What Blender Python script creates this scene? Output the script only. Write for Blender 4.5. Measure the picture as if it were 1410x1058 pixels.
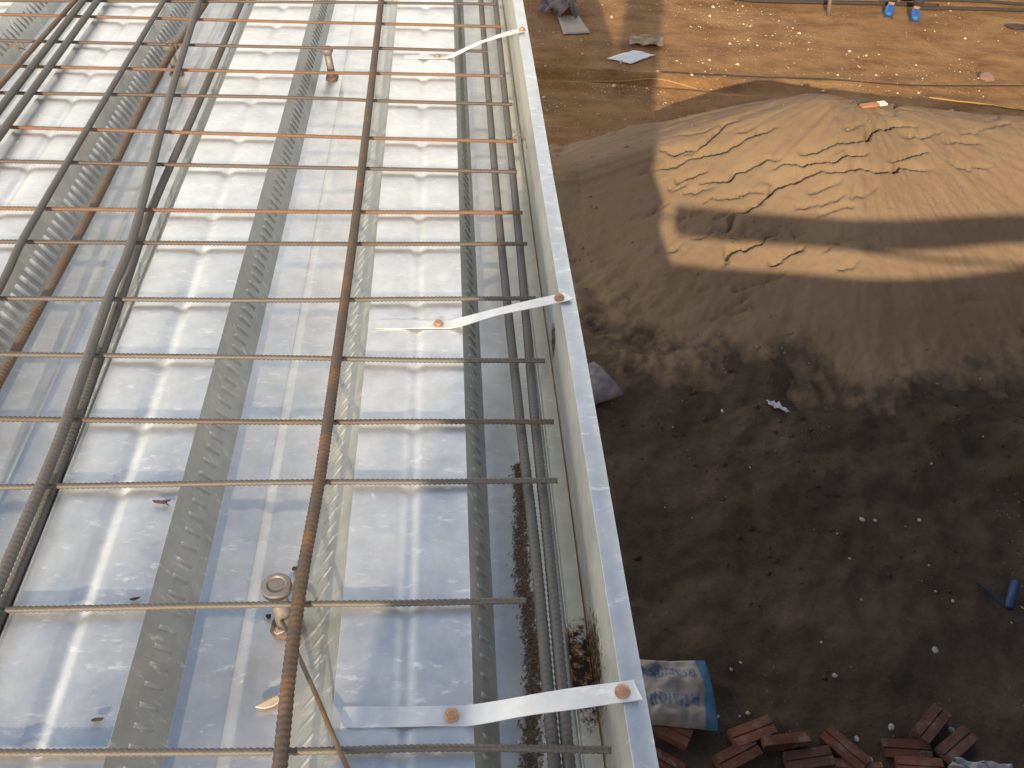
import bpy, bmesh, math, random
import numpy as np
from mathutils import Vector, Matrix

random.seed(7); rng = np.random.default_rng(11)
S = bpy.context.scene
for o in list(bpy.data.objects): bpy.data.objects.remove(o)
COL = S.collection

# ------------------------------------------------------------------ camera
F_PX, CX, CY, CAM_H = 1219.0, 705.0, 529.0, 0.8395     # photo pixels / metres above deck top (z = 0)
GZ = -3.16                                             # yard ground level
def _n(v): return v / np.linalg.norm(v)
_Y = _n(np.array([606 - CX, CY + 632, F_PX])); _X = np.array([15000, -1., 1219]); _X = _n(_X - _Y * (_X @ _Y))
_Z = np.cross(_Y, _X); _Z = _Z if _Z[1] > 0 else -_Z
RC = np.stack([_X, _Y, _Z])                            # camera (right, up, forward) -> world
cam = bpy.data.cameras.new('camera'); cam.sensor_width = 36; cam.lens = 36 * F_PX / 1410
cam.clip_start = 0.02; cam.clip_end = 2000
co = bpy.data.objects.new('camera', cam); COL.objects.link(co); S.camera = co
m = Matrix.Identity(4)
for i in range(3):
    m[i][0] = RC[i, 0]; m[i][1] = RC[i, 1]; m[i][2] = -RC[i, 2]
m[2][3] = CAM_H
co.matrix_world = m

# ------------------------------------------------------------------ sky, sun, exposure
AZ, EL = math.radians(12.6), math.radians(21.8)        # direction the light travels towards (+Y, a little +X)
w = bpy.data.worlds.new('World'); S.world = w; w.use_nodes = True
nt = w.node_tree; bg = nt.nodes['Background']
sky = nt.nodes.new('ShaderNodeTexSky'); sky.sky_type = 'NISHITA'; sky.sun_disc = False
sky.sun_elevation = EL; sky.sun_rotation = math.pi + AZ
sky.air_density = 1.15; sky.dust_density = 0.9; sky.ozone_density = 2.5
# hazy lower sky: pale haze all round the horizon, thinning to clear blue overhead
tcw = nt.nodes.new('ShaderNodeTexCoord'); sxyz = nt.nodes.new('ShaderNodeSeparateXYZ'); nt.links.new(tcw.outputs['Generated'], sxyz.inputs[0])
hz = nt.nodes.new('ShaderNodeMapRange'); hz.interpolation_type = 'SMOOTHSTEP'
for k_, v_ in (('From Min', .44), ('From Max', .82), ('To Min', 1.), ('To Max', 0.)): hz.inputs[k_].default_value = v_
nt.links.new(sxyz.outputs['Z'], hz.inputs['Value'])
hmix = nt.nodes.new('ShaderNodeMixRGB'); hmix.blend_type = 'MIX'; nt.links.new(hz.outputs[0], hmix.inputs[0])
nt.links.new(sky.outputs[0], hmix.inputs[1]); hmix.inputs[2].default_value = (11.2, 10.5, 9.3, 1)
nt.links.new(hmix.outputs[0], bg.inputs[0]); bg.inputs[1].default_value = 0.145
sl = bpy.data.lights.new('sun', 'SUN'); sl.energy = 5.0; sl.angle = math.radians(0.5); sl.color = (1, .79, .53)
so = bpy.data.objects.new('sun', sl); COL.objects.link(so)
LD = Vector((math.sin(AZ) * math.cos(EL), math.cos(AZ) * math.cos(EL), -math.sin(EL)))
so.rotation_euler = LD.to_track_quat('-Z', 'Y').to_euler()
S.view_settings.view_transform = 'Standard'; S.view_settings.look = 'None'
S.view_settings.exposure = 0.32; S.view_settings.gamma = 1; S.view_settings.use_curve_mapping = False
S.render.engine = 'CYCLES'

# ------------------------------------------------------------------ helpers
def ray(px, py): return RC @ np.array([(px - CX) / F_PX, -(py - CY) / F_PX, 1.])
def at(px, py, z):
    d = ray(px, py); t = (z - CAM_H) / d[2]
    return Vector((d[0] * t, d[1] * t, z))
def tag(o, label=None, cat=None, group=None, kind=None):
    if label: o['label'] = label
    if cat: o['category'] = cat
    if group: o['group'] = group
    if kind: o['kind'] = kind
    return o
def empty(name, loc=(0, 0, 0), rz=0):
    o = bpy.data.objects.new(name, None); COL.objects.link(o); o.location = loc; o.rotation_euler = (0, 0, rz)
    o.empty_display_size = .05
    return o
def mesh_obj(name, verts, faces, mat, parent=None, smooth=False, loc=None):
    me = bpy.data.meshes.new(name)
    verts = np.asarray(verts, dtype=np.float32)
    if isinstance(faces, np.ndarray):
        n, k = faces.shape
        me.vertices.add(len(verts)); me.vertices.foreach_set('co', verts.ravel())
        me.loops.add(n * k); me.loops.foreach_set('vertex_index', faces.ravel().astype(np.int32))
        me.polygons.add(n); me.polygons.foreach_set('loop_start', np.arange(0, n * k, k, dtype=np.int32))
        me.update(calc_edges=True)
    else:
        me.from_pydata([tuple(map(float, v)) for v in verts], [], faces)
    if smooth: me.polygons.foreach_set('use_smooth', np.ones(len(me.polygons), dtype=bool))
    me.validate(); me.update()
    if mat: me.materials.append(mat)
    o = bpy.data.objects.new(name, me); COL.objects.link(o)
    if parent: o.parent = parent
    if loc is not None: o.location = loc
    return o
def bm_obj(name, bm, mat, parent=None, smooth=False, loc=None):
    me = bpy.data.meshes.new(name); bm.normal_update(); bm.to_mesh(me); bm.free()
    if smooth:
        for p in me.polygons: p.use_smooth = True
    me.materials.append(mat)
    o = bpy.data.objects.new(name, me); COL.objects.link(o)
    if parent: o.parent = parent
    if loc is not None: o.location = loc
    return o
def bm_box(bm, c, s, rot=None, bev=0):
    r = bmesh.ops.create_cube(bm, size=1)
    vs = r['verts']
    M = Matrix.Translation(Vector(c)) @ (rot.to_4x4() if rot else Matrix.Identity(4)) @ Matrix.Diagonal((*s, 1))
    bmesh.ops.transform(bm, matrix=M, verts=vs)
    if bev:
        es = list({e for v in vs for e in v.link_edges})
        bmesh.ops.bevel(bm, geom=es, offset=bev, segments=2, affect='EDGES', profile=.5)
def smoothpath(pts, step):
    p = np.array([list(v) for v in pts], float)
    if len(p) == 2:
        n = max(2, int(np.linalg.norm(p[1] - p[0]) / step)); t = np.linspace(0, 1, n)[:, None]
        return p[0] * (1 - t) + p[1] * t
    q = np.vstack([2 * p[0] - p[1], p, 2 * p[-1] - p[-2]]); out = []
    for i in range(1, len(q) - 2):
        n = max(2, int(np.linalg.norm(q[i + 1] - q[i]) / step))
        t = np.linspace(0, 1, n, endpoint=False)[:, None]
        out.append(.5 * (2 * q[i] + (q[i + 1] - q[i - 1]) * t + (2 * q[i - 1] - 5 * q[i] + 4 * q[i + 1] - q[i + 2]) * t ** 2
                         + (-q[i - 1] + 3 * q[i] - 3 * q[i + 1] + q[i + 2]) * t ** 3))
    return np.vstack(out + [p[-1:]])
def tube(pts, r, sides=8, rib=0, pitch=.007, cap=True):
    """verts, quads for a (ribbed) tube along a dense path"""
    P = np.asarray(pts, float); n = len(P)
    T = np.gradient(P, axis=0); T /= np.linalg.norm(T, axis=1)[:, None]
    ref = np.array([0, 0, 1.]) if abs(T[0][2]) < .9 else np.array([1., 0, 0])
    N = np.cross(ref, T); N /= np.linalg.norm(N, axis=1)[:, None]; B = np.cross(T, N)
    s = np.concatenate([[0], np.cumsum(np.linalg.norm(np.diff(P, axis=0), axis=1))])
    th = np.arange(sides) / sides * 2 * np.pi
    if np.ndim(r) == 0: r = np.full(n, r)
    R = np.repeat(r[:, None], sides, 1)
    if rib:
        ph = 2 * np.pi * s[:, None] / pitch + 1.6 * np.abs(((th[None] + np.pi / 2) % (2 * np.pi)) - np.pi)
        R = R * (1 + rib * np.clip(np.sin(ph) * 1.6, -.6, 1)) + r[:, None] * rib * .6 * (np.abs(np.cos(th))[None] > .95)
    V = P[:, None] + R[..., None] * (np.cos(th)[None, :, None] * N[:, None] + np.sin(th)[None, :, None] * B[:, None])
    V = V.reshape(-1, 3)
    i = np.arange(n - 1)[:, None] * sides; j = np.arange(sides)[None]; k = (j + 1) % sides
    Q = np.stack([i + j, i + k, i + sides + k, i + sides + j], -1).reshape(-1, 4)
    if cap:
        V = np.vstack([V, P[:1], P[-1:]]); a, b = len(V) - 2, len(V) - 1
        jj = np.arange(sides); kk = (jj + 1) % sides; last = (n - 1) * sides
        Q = np.vstack([Q, np.stack([np.full(sides, a), kk, jj, jj], -1)[:0]])
        caps = [(a, int(y), int(x)) for x, y in zip(jj, kk)] + [(b, int(last + x), int(last + y)) for x, y in zip(jj, kk)]
        # caps as degenerate-free quads: split each pair of triangles
        capq = []
        for st in (0, sides):
            for t in range(0, sides, 2):
                c0, x, y = caps[st + t]; _, x2, y2 = caps[st + (t + 1) % sides]
                capq.append((c0, x, y, y2) if x == y2 else (c0, x, y, y2))
        fq = []
        for st, c0, base in ((0, a, 0), (1, b, last)):
            for t in range(0, sides, 2):
                u, v_, w_ = base + t, base + t + 1, base + (t + 2) % sides
                fq.append((c0, w_, v_, u) if st == 0 else (c0, u, v_, w_))
        Q = np.vstack([Q, np.array(fq)])
    return V, Q
_perm = rng.random((256, 256))
def vnoise(x, y):
    xi = np.floor(x).astype(int); yi = np.floor(y).astype(int); fx = x - xi; fy = y - yi
    fx = fx * fx * (3 - 2 * fx); fy = fy * fy * (3 - 2 * fy)
    g = lambda a, b: _perm[a & 255, b & 255]
    return (g(xi, yi) * (1 - fx) + g(xi + 1, yi) * fx) * (1 - fy) + (g(xi, yi + 1) * (1 - fx) + g(xi + 1, yi + 1) * fx) * fy - .5
def fbm(x, y, o=4, g=.5):
    a, s = 1., 0
    for i in range(o):
        s = s + a * vnoise(x * 2 ** i + 17.3 * i, y * 2 ** i + 9.1 * i); a *= g
    return s

# ------------------------------------------------------------------ materials
class NM:
    def __init__(s, name):
        s.m = bpy.data.materials.new(name); s.m.use_nodes = True; s.t = s.m.node_tree
        s.b = s.t.nodes['Principled BSDF']; s.co = s.n('TexCoord').outputs['Object']
    def n(s, k, **kw):
        nd = s.t.nodes.new('ShaderNode' + k)
        for a, v in kw.items(): setattr(nd, a, v)
        return nd
    def l(s, a, b): s.t.links.new(a, b)
    def map(s, sc=(1, 1, 1), src=None, rot=(0, 0, 0)):
        q = s.n('Mapping'); q.inputs['Scale'].default_value = sc; q.inputs['Rotation'].default_value = rot
        s.l(src or s.co, q.inputs['Vector']); return q.outputs[0]
    def noise(s, scale, det=4, rough=.55, src=None, dist=0):
        q = s.n('TexNoise'); q.inputs['Scale'].default_value = scale; q.inputs['Detail'].default_value = det
        q.inputs['Roughness'].default_value = rough; q.inputs['Distortion'].default_value = dist
        s.l(src or s.co, q.inputs['Vector']); return q.outputs[0]
    def ramp(s, fac, stops):
        q = s.n('ValToRGB'); e = q.color_ramp.elements
        while len(e) < len(stops): e.new(.5)
        for el, (p, c) in zip(e, stops):
            el.position = p; el.color = (*c, 1) if hasattr(c, '__len__') else (c, c, c, 1)
        s.l(fac, q.inputs[0]); return q.outputs[0]
    def mix(s, fac, a, b, mode='MIX'):
        q = s.n('MixRGB', blend_type=mode)
        for sock, v in zip(q.inputs, (fac, a, b)):
            if hasattr(v, 'links') or hasattr(v, 'is_linked'): s.l(v, sock)
            elif hasattr(v, '__len__'): sock.default_value = (*v, 1)
            else: sock.default_value = v if sock.type == 'VALUE' else (v, v, v, 1)
        return q.outputs[0]
    def math(s, op, a, b=0, clamp=False):
        q = s.n('Math', operation=op, use_clamp=clamp)
        for sock, v in zip(q.inputs, (a, b)):
            if hasattr(v, 'is_linked'): s.l(v, sock)
            else: sock.default_value = v
        return q.outputs[0]
    def bump(s, h, st=.3, d=.01, prev=None):
        q = s.n('Bump'); q.inputs['Strength'].default_value = st; q.inputs['Distance'].default_value = d
        s.l(h, q.inputs['Height'])
        if prev: s.l(prev, q.inputs['Normal'])
        return q.outputs[0]
    def set(s, **kw):
        for k, v in kw.items():
            sock = s.b.inputs[{'col': 'Base Color', 'rough': 'Roughness', 'metal': 'Metallic', 'nor': 'Normal', 'spec': 'Specular IOR Level'}[k]]
            if hasattr(v, 'is_linked'): s.l(v, sock)
            elif hasattr(v, '__len__'): sock.default_value = (*v, 1)
            else: sock.default_value = v
        return s.m

def galvanised(name, base=(.70, .72, .73), metal=.77, r0=.32, r1=.46, dust=.20, stains=None):
    M = NM(name)
    spang = M.noise(420, 3, .6); big = M.noise(3.2, 5, .6); brush = M.noise(9, 5, .6, M.map((1.6, 14, 6)))
    mot = M.noise(34, 5, .65)
    scr = M.ramp(M.noise(16, 7, .72, M.map((2.2, 6, 2), rot=(0, 0, .5)), ), [(.57, 0), (.68, 1)])
    col = M.mix(M.ramp(big, [(.3, 0), (.7, 1)]), tuple(c * .86 for c in base), tuple(min(1, c * 1.08) for c in base))
    col = M.mix(M.math('MULTIPLY', M.ramp(mot, [(.35, 0), (.68, 1)]), .55), col, tuple(c * .66 for c in base))
    col = M.mix(M.math('MULTIPLY', spang, .3), col, tuple(c * .8 for c in base))
    du = M.math('MULTIPLY', M.ramp(M.noise(7, 7, .7), [(.50, 0), (.74, 1)]), dust)
    col = M.mix(M.math('MULTIPLY', scr, .55), col, (.97, .97, .96))
    col = M.mix(du, col, (.60, .57, .52))
    rg = M.math('ADD', M.math('MULTIPLY', M.ramp(M.noise(11, 6, .65), [(.3, 0), (.7, 1)]), r1 - r0), r0)
    rg = M.math('ADD', rg, M.math('ADD', M.math('MULTIPLY', du, .3), M.math('MULTIPLY', scr, .10)), True)
    me = M.math('SUBTRACT', metal, M.math('MULTIPLY', du, .6), True)
    sp_ = M.math('MULTIPLY', M.ramp(M.noise(58, 5, .6), [(.69, 0), (.73, 1)]), M.ramp(M.noise(5, 3, .6), [(.45, 0), (.6, .85)]))
    col = M.mix(sp_, col, (.74, .69, .60)); me = M.math('SUBTRACT', me, sp_, True); rg = M.math('ADD', rg, M.math('MULTIPLY', sp_, .4), True)
    if stains:
        for (cx, cy, cz, rad, thr, c) in stains:
            v = M.n('VectorMath', operation='DISTANCE'); M.l(M.co, v.inputs[0]); v.inputs[1].default_value = (cx, cy, cz)
            f = M.math('DIVIDE', v.outputs['Value'], rad)
            f = M.math('ADD', f, M.math('MULTIPLY', M.math('SUBTRACT', M.noise(95, 6, .75), .5), thr))
            f = M.ramp(f, [(.42, 1), (.62, 0)])
            inner = M.ramp(M.noise(140, 5, .7), [(.48, tuple(x * .10 for x in c)), (.56, c), (.66, (.55, .42, .28))])
            col = M.mix(f, col, inner); me = M.math('SUBTRACT', me, M.math('MULTIPLY', f, .8), True)
            rg = M.math('ADD', rg, M.math('MULTIPLY', f, .4), True)
    n1 = M.bump(spang, .05, .002); n2 = M.bump(mot, .05, .004, n1); n3 = M.bump(M.noise(5.5, 2, .5), .09, .02, n2)
    return M.set(col=col, rough=rg, metal=me, nor=n3)

def rust(name, steel=(.15, .14, .13), rusty=(.36, .17, .07), amt=.5, metal=.25, rough=.62, scale=14):
    M = NM(name)
    f = M.ramp(M.noise(scale, 6, .7), [(.62 - .28 * amt - .09, 0), (.62 - .28 * amt + .14, 1)])
    col = M.mix(M.noise(260, 3, .6), steel, tuple(c * 1.5 for c in steel))
    rc = M.mix(M.noise(130, 4, .7), tuple(c * .6 for c in rusty), tuple(min(1, c * 1.35) for c in rusty))
    col = M.mix(f, col, rc)
    return M.set(col=col, metal=M.math('MULTIPLY', M.math('SUBTRACT', 1, f), metal), rough=M.math('ADD', M.math('MULTIPLY', f, .2), rough, True),
                 nor=M.bump(M.noise(480, 3, .7), .3, .001))
def plain(name, c, c2=None, scale=40, rough=.8, metal=0, bump=.2, bd=.003):
    M = NM(name)
    n = M.noise(scale, 6, .65)
    col = M.mix(M.ramp(n, [(.3, 0), (.7, 1)]), c, c2 or tuple(x * .6 for x in c))
    return M.set(col=col, rough=rough, metal=metal, nor=M.bump(M.noise(scale * 3, 4, .7), bump, bd))

# stains sit on the edge trim where it was burnt while welding
TRIM0 = Vector((.172, 1, -.076))
def on_face(px, py, x=.1722):
    d = ray(px, py); t = x / d[0]; return Vector((x, d[1] * t, CAM_H + d[2] * t)) - TRIM0
sA, sB = on_face(818, 920), on_face(762, 468)
m_deck = galvanised('galvanised_deck')
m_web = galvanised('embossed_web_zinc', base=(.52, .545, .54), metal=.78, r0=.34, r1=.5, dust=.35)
m_deck2 = galvanised('galvanised_deck_second', base=(.68, .71, .73), r0=.30, r1=.44)
m_edge = galvanised('galvanised_trim', base=(.72, .72, .65), metal=.55, r0=.34, r1=.5, dust=.3,
                    stains=[(sA.x, sA.y, sA.z, .105, 1.6, (.26, .15, .06)), (sB.x, sB.y, sB.z, .045, 1.9, (.22, .15, .08))])
m_strap = galvanised('galvanised_strap', base=(.78, .80, .82), metal=.62, r0=.36, r1=.5, dust=.3)
m_lip = galvanised('galvanised_lip', base=(.58, .62, .66), metal=.7, r0=.34, r1=.46, dust=.3)
m_cross = [rust('crossbar_steel_a', steel=(.085, .07, .06), rusty=(.14, .085, .052), amt=.2, rough=.6), rust('crossbar_steel_b', steel=(.10, .09, .08), rusty=(.13, .09, .06), amt=-.2, rough=.58), rust('crossbar_rusty', steel=(.12, .09, .07), rusty=(.20, .105, .058), amt=.7)]
m_long = [rust('long_bar_steel', steel=(.10, .095, .09), rusty=(.2, .13, .08), amt=-.35), rust('long_bar_brown', steel=(.13, .11, .09), rusty=(.15, .09, .05), amt=.5),
          rust('long_bar_orange', steel=(.075, .058, .047), rusty=(.20, .10, .043), amt=.15)]
m_stud = rust('stud_steel', steel=(.16, .15, .14), rusty=(.15, .11, .08), amt=.2, rough=.5)
m_screw = rust('screw_copper', steel=(.42, .26, .17), rusty=(.24, .11, .055), amt=.5, metal=.7, rough=.42)

def soil_mat():
    M = NM('yard_soil')
    sep = M.n('SeparateXYZ'); M.l(M.co, sep.inputs[0])
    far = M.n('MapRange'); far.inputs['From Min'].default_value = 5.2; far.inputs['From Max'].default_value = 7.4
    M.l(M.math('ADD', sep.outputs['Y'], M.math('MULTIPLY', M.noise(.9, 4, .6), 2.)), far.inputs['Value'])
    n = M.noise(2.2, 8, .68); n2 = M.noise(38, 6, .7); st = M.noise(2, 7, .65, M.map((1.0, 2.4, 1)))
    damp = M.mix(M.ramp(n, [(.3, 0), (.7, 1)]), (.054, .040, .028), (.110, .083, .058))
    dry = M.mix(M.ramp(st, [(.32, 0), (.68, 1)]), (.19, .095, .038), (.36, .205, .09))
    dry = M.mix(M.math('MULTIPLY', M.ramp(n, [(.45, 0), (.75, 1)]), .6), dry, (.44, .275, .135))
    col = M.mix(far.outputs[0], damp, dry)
    col = M.mix(M.math('MULTIPLY', M.ramp(n2, [(.3, 0), (.75, 1)]), .55), col, M.mix(.5, col, (0, 0, 0)))
    v = M.n('TexVoronoi'); v.inputs['Scale'].default_value = 26; M.l(M.co, v.inputs['Vector'])
    fl = M.math('MULTIPLY', M.ramp(v.outputs['Distance'], [(.10, 1), (.17, 0)]), M.ramp(M.noise(1.6, 3, .6), [(.50, 0), (.66, .9)]))
    col = M.mix(M.math('MULTIPLY', fl, M.math('ADD', M.math('MULTIPLY', far.outputs[0], .8), .2)), col, (.72, .62, .46))
    b = M.bump(M.noise(14, 8, .72), .55, .04); b = M.bump(n2, .5, .012, b)
    return M.set(col=col, rough=.95, nor=b, spec=.2)
def sand_mat():
    M = NM('heaped_sand')
    n = M.noise(1.3, 7, .62); g = M.noise(170, 4, .75)
    col = M.mix(M.ramp(n, [(.32, 0), (.68, 1)]), (.200, .138, .084), (.265, .185, .113))
    col = M.mix(M.math('MULTIPLY', M.ramp(g, [(.35, 0), (.7, 1)]), .4), col, (.17, .135, .10))
    col = M.mix(M.ramp(M.noise(3.1, 8, .7), [(.62, 0), (.78, .6)]), col, (.16, .12, .085))
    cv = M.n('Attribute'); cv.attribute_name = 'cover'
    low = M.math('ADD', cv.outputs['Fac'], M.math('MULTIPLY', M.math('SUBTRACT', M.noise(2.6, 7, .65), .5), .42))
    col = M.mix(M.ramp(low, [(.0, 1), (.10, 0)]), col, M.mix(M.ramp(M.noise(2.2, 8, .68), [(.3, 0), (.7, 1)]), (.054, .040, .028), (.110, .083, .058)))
    b = M.bump(M.noise(9, 7, .65), .35, .03); b = M.bump(g, .3, .006, b)
    return M.set(col=col, rough=.95, nor=b, spec=.2)
m_soil, m_sand = soil_mat(), sand_mat()

# ------------------------------------------------------------------ ground sheet and sand heap
def pile(x, y):
    a = np.array([2.83, 6.02]); b = np.array([5.6, 6.25]); d = b - a
    t = np.clip(((x - a[0]) * d[0] + (y - a[1]) * d[1]) / (d @ d), 0, 1)
    dx, dy = x - a[0] - t * d[0], y - a[1] - t * d[1]
    r = np.hypot(dx, dy); th = np.arctan2(dy, dx)
    hc = 1.15 - .30 * t + .05 * vnoise(x * 1.7 + 3, y * 0 + .3)
    h = hc - .61 * (np.sqrt(r * r + .16 ** 2) - .16)
    # lower shoulder spreading to the deck side
    t2 = np.clip((a[0] - x) / 1.75, 0, 1); r2 = np.hypot(x - (a[0] - 1.75 * t2), y - a[1] - .15 * t2)
    h2 = 1.14 - .60 * t2 - .60 * (np.sqrt(r2 * r2 + .2 ** 2) - .2)
    h = np.log(np.exp(h * 14) + np.exp((h2 - .03) * 14)) / 14
    ft = 1 / (1 + np.exp((y - 5.6) / .25))
    h = ft * (np.where(h < .32, .32 * np.exp((np.minimum(h, .32) - .32) / .32), h) - .05) + (1 - ft) * h
    h = h + .14 * vnoise(th * 1.6 + 20 + t * 2.5, r * .6) * np.clip(r, 0, 1)
    return h
def hit(px, py):
    d = ray(px, py); t = np.linspace(2, 14, 3000); P = d[None] * t[:, None]; P[:, 2] += CAM_H
    i = np.argmax(P[:, 2] < GZ + np.maximum(0, pile(P[:, 0], P[:, 1]))); return P[i, :2]
def seg_dist(X, Y, pl):
    """distance to a polyline and signed side (positive = right of travel direction)"""
    D = np.full(X.shape, 9e9); Sg = np.zeros(X.shape); U = np.zeros(X.shape); L = 0; tot = sum(math.dist(a, b) for a, b in zip(pl, pl[1:]))
    for a, b in zip(pl, pl[1:]):
        dx, dy = b[0] - a[0], b[1] - a[1]; l2 = dx * dx + dy * dy + 1e-9
        t = np.clip(((X - a[0]) * dx + (Y - a[1]) * dy) / l2, 0, 1)
        ex, ey = X - a[0] - t * dx, Y - a[1] - t * dy; d = np.hypot(ex, ey); k = d < D
        D = np.where(k, d, D); Sg = np.where(k, np.sign(dx * -ey + dy * ex), Sg); U = np.where(k, (L + t * math.sqrt(l2)) / tot, U); L += math.sqrt(l2)
    return D, Sg, U
CR = [[(908, 207), (930, 207), (961, 200), (973, 193), (980, 184), (997, 172), (1024, 164)],
      [(913, 231), (937, 221), (961, 212), (997, 205), (1029, 190), (1043, 181), (1075, 172)],
      [(963, 253), (985, 250), (1007, 246), (1014, 236), (1033, 229), (1055, 218), (1082, 216)],
      [(1064, 236), (1082, 222), (1119, 219), (1154, 217), (1199, 208)],
      [(1038, 291), (1050, 278), (1064, 261), (1066, 255), (1093, 246), (1106, 240), (1130, 232), (1167, 233), (1209, 234), (1236, 232), (1289, 233)],
      [(1090, 209), (1119, 205), (1151, 196), (1188, 190), (1225, 176), (1265, 173)],
      [(1223, 221), (1246, 220), (1265, 214), (1281, 208)],
      [(990, 372), (997, 361), (1000, 349), (1009, 346), (1028, 342), (1055, 325), (1080, 318)],
      [(1000, 322), (1007, 308), (1014, 293), (1038, 291)], [(1029, 291), (1044, 279), (1058, 268)],
      [(1059, 369), (1073, 358), (1100, 345), (1118, 338)], [(925, 250), (950, 240), (975, 232)],
      [(1235, 190), (1270, 184), (1300, 182)], [(1290, 200), (1330, 196), (1360, 195)], [(1300, 220), (1335, 231), (1365, 226)],
      *[[(x0, y0), (x0 + 14 + 9 * (k % 3), y0 - 4 - k % 5), (x0 + 34 + 13 * (k % 4), y0 - 12 - 2 * (k % 6))] for k, (x0, y0) in enumerate(
          ((915, 262), (930, 300), (945, 330), (960, 285), (975, 305), (985, 330), (1000, 270), (930, 215), (1010, 400), (1040, 395), (1050, 250), (1090, 290), (1085, 330), (1110, 262), (1120, 300),
           (1130, 345), (1150, 370), (1160, 275), (955, 400), (975, 440), (900, 350), (1000, 425), (870, 300), (1100, 225), (1160, 178), (1010, 182), (1200, 160), (1320, 185), (1345, 172), (880, 240)))],
      [(935, 186), (965, 180), (985, 170)], [(1310, 425), (1330, 410), (1352, 408), (1372, 420)], [(940, 268), (965, 262), (990, 262)]]
def ground_h(X, Y):
    near = 1 / (1 + np.exp((Y - 6.3) / .4))
    h = .035 * fbm(X * 1.3, Y * 1.3, 5, .55) + (.05 * fbm(X * 3.3, Y * 3.3, 3, .6) + .03 * np.abs(fbm(X * 8, Y * 8, 4, .65))) * near
    rough = np.exp(-((Y - 3.9) / .75) ** 2) / (1 + np.exp(-(X - 1.7) / .3))
    h = h + rough * (.20 * np.abs(fbm(X * 1.7 + 5, Y * 2.1, 5, .55)) + .06)
    h = h - .13 * np.exp(-(((X - 2.62) / .28) ** 2 + ((Y - 4.05) / .2) ** 2))
    h = h + .2 * np.exp(-(((X - 3.7) / .6) ** 2 + ((Y - 3.45) / .35) ** 2)) * (1 + fbm(X * 4, Y * 4, 3))
    # wheel ruts running across the yard behind the heap
    for y0, a, wd in ((9.02, .07, .09), (8.78, -.06, .10), (8.58, .05, .08)):
        yy = y0 + .35 * vnoise(X * .35 + y0, X * 0) - .03 * (X - 2)
        h = h + a * np.exp(-((Y - yy) / wd) ** 2) * np.clip(1.3 - X / 4.6, .12, 1)
    return h
def axis(lo, f0, f1, hi, st):
    a = list(np.arange(f0, f1, st)); g = st; x = f1
    while x < hi: a.append(x); g *= 1.25; x += g
    g = st; x = f0 - st; pre = []
    while x > lo: pre.append(x); g *= 1.25; x -= g
    return np.array(sorted(pre + a))
def grid_mesh(xs, ys, H):
    X, Y = np.meshgrid(xs, ys); Z = H(X, Y); V = np.stack([X, Y, Z], -1).reshape(-1, 3)
    nx, ny = len(xs), len(ys); i = np.arange(nx - 1)[None] + np.arange(ny - 1)[:, None] * nx
    return V, np.stack([i, i + 1, i + nx + 1, i + nx], -1).reshape(-1, 4)
V, Q = grid_mesh(axis(-260, .4, 6.6, 260, .03), axis(-260, 1.2, 11.8, 400, .03), lambda X, Y: GZ + ground_h(X, Y) * np.exp(-np.maximum(0, np.hypot(X - 3, Y - 6) - 12) / 10))
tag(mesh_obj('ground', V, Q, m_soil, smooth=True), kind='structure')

def pile_h(X, Y):
    Xw = X + .045 * fbm(X * 5, Y * 5, 5, .65); Yw = Y + .05 * fbm(X * 5 + 40, Y * 5, 5, .65)
    h = pile(X, Y)
    for k, c in enumerate(CR):
        pl = [tuple(hit(*p)) for p in c]
        D, Sg, U = seg_dist(Xw, Yw, pl)
        down = (Sg > 0); amp = (.052 if len(c) > 4 else .034 if k < 12 else .014) * np.clip(np.minimum(U, 1 - U) * 6, .0, 1) * (.55 + .9 * np.abs(vnoise(U * 9 + k, U * 0)) * 2)
        h = h - amp * 2.0 * np.exp(-(D / .016) ** 2) - amp * .35 * np.where(down, -np.exp(-D / .05) * .3, np.exp(-D / .05))
    a = np.arctan2(Y - 6.1, X - 3.1); r = np.hypot(X - 3.1, Y - 6.1)
    h = h + .008 * np.abs(fbm(X * 20, Y * 20, 3, .6)) + .016 * fbm(a * 9, r * 1.1, 4, .6) + .005 * fbm(a * 26, r * 2.2, 3, .6) + .006 * fbm(X * 11, Y * 11, 3, .6)
    h = h + .13 * fbm(X * 2.1, Y * 2.1, 5, .6) * np.clip(1 - h / .45, 0, 1) * np.clip(h / .06, 0, 1)
    return h
xs = np.arange(-1.0, 7.8, .0135); ys = np.arange(2.9, 8.6, .0130)
V, Q = grid_mesh(xs, ys, pile_h)
keep = (V[Q, 2] - ground_h(V[:, 0], V[:, 1])[Q] > -.02).any(1); Q = Q[keep]; used = np.unique(Q); idx = np.zeros(len(V), int); idx[used] = np.arange(len(used))
V = V[used]; Q = idx[Q]; cover = V[:, 2] - ground_h(V[:, 0], V[:, 1]); V[:, 2] += GZ
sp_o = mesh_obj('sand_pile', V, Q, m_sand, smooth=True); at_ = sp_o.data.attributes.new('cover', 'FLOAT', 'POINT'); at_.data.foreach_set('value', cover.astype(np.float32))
tag(sp_o, 'big heap of tan sand with cracked slumping face in the yard', 'sand pile')

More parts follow.
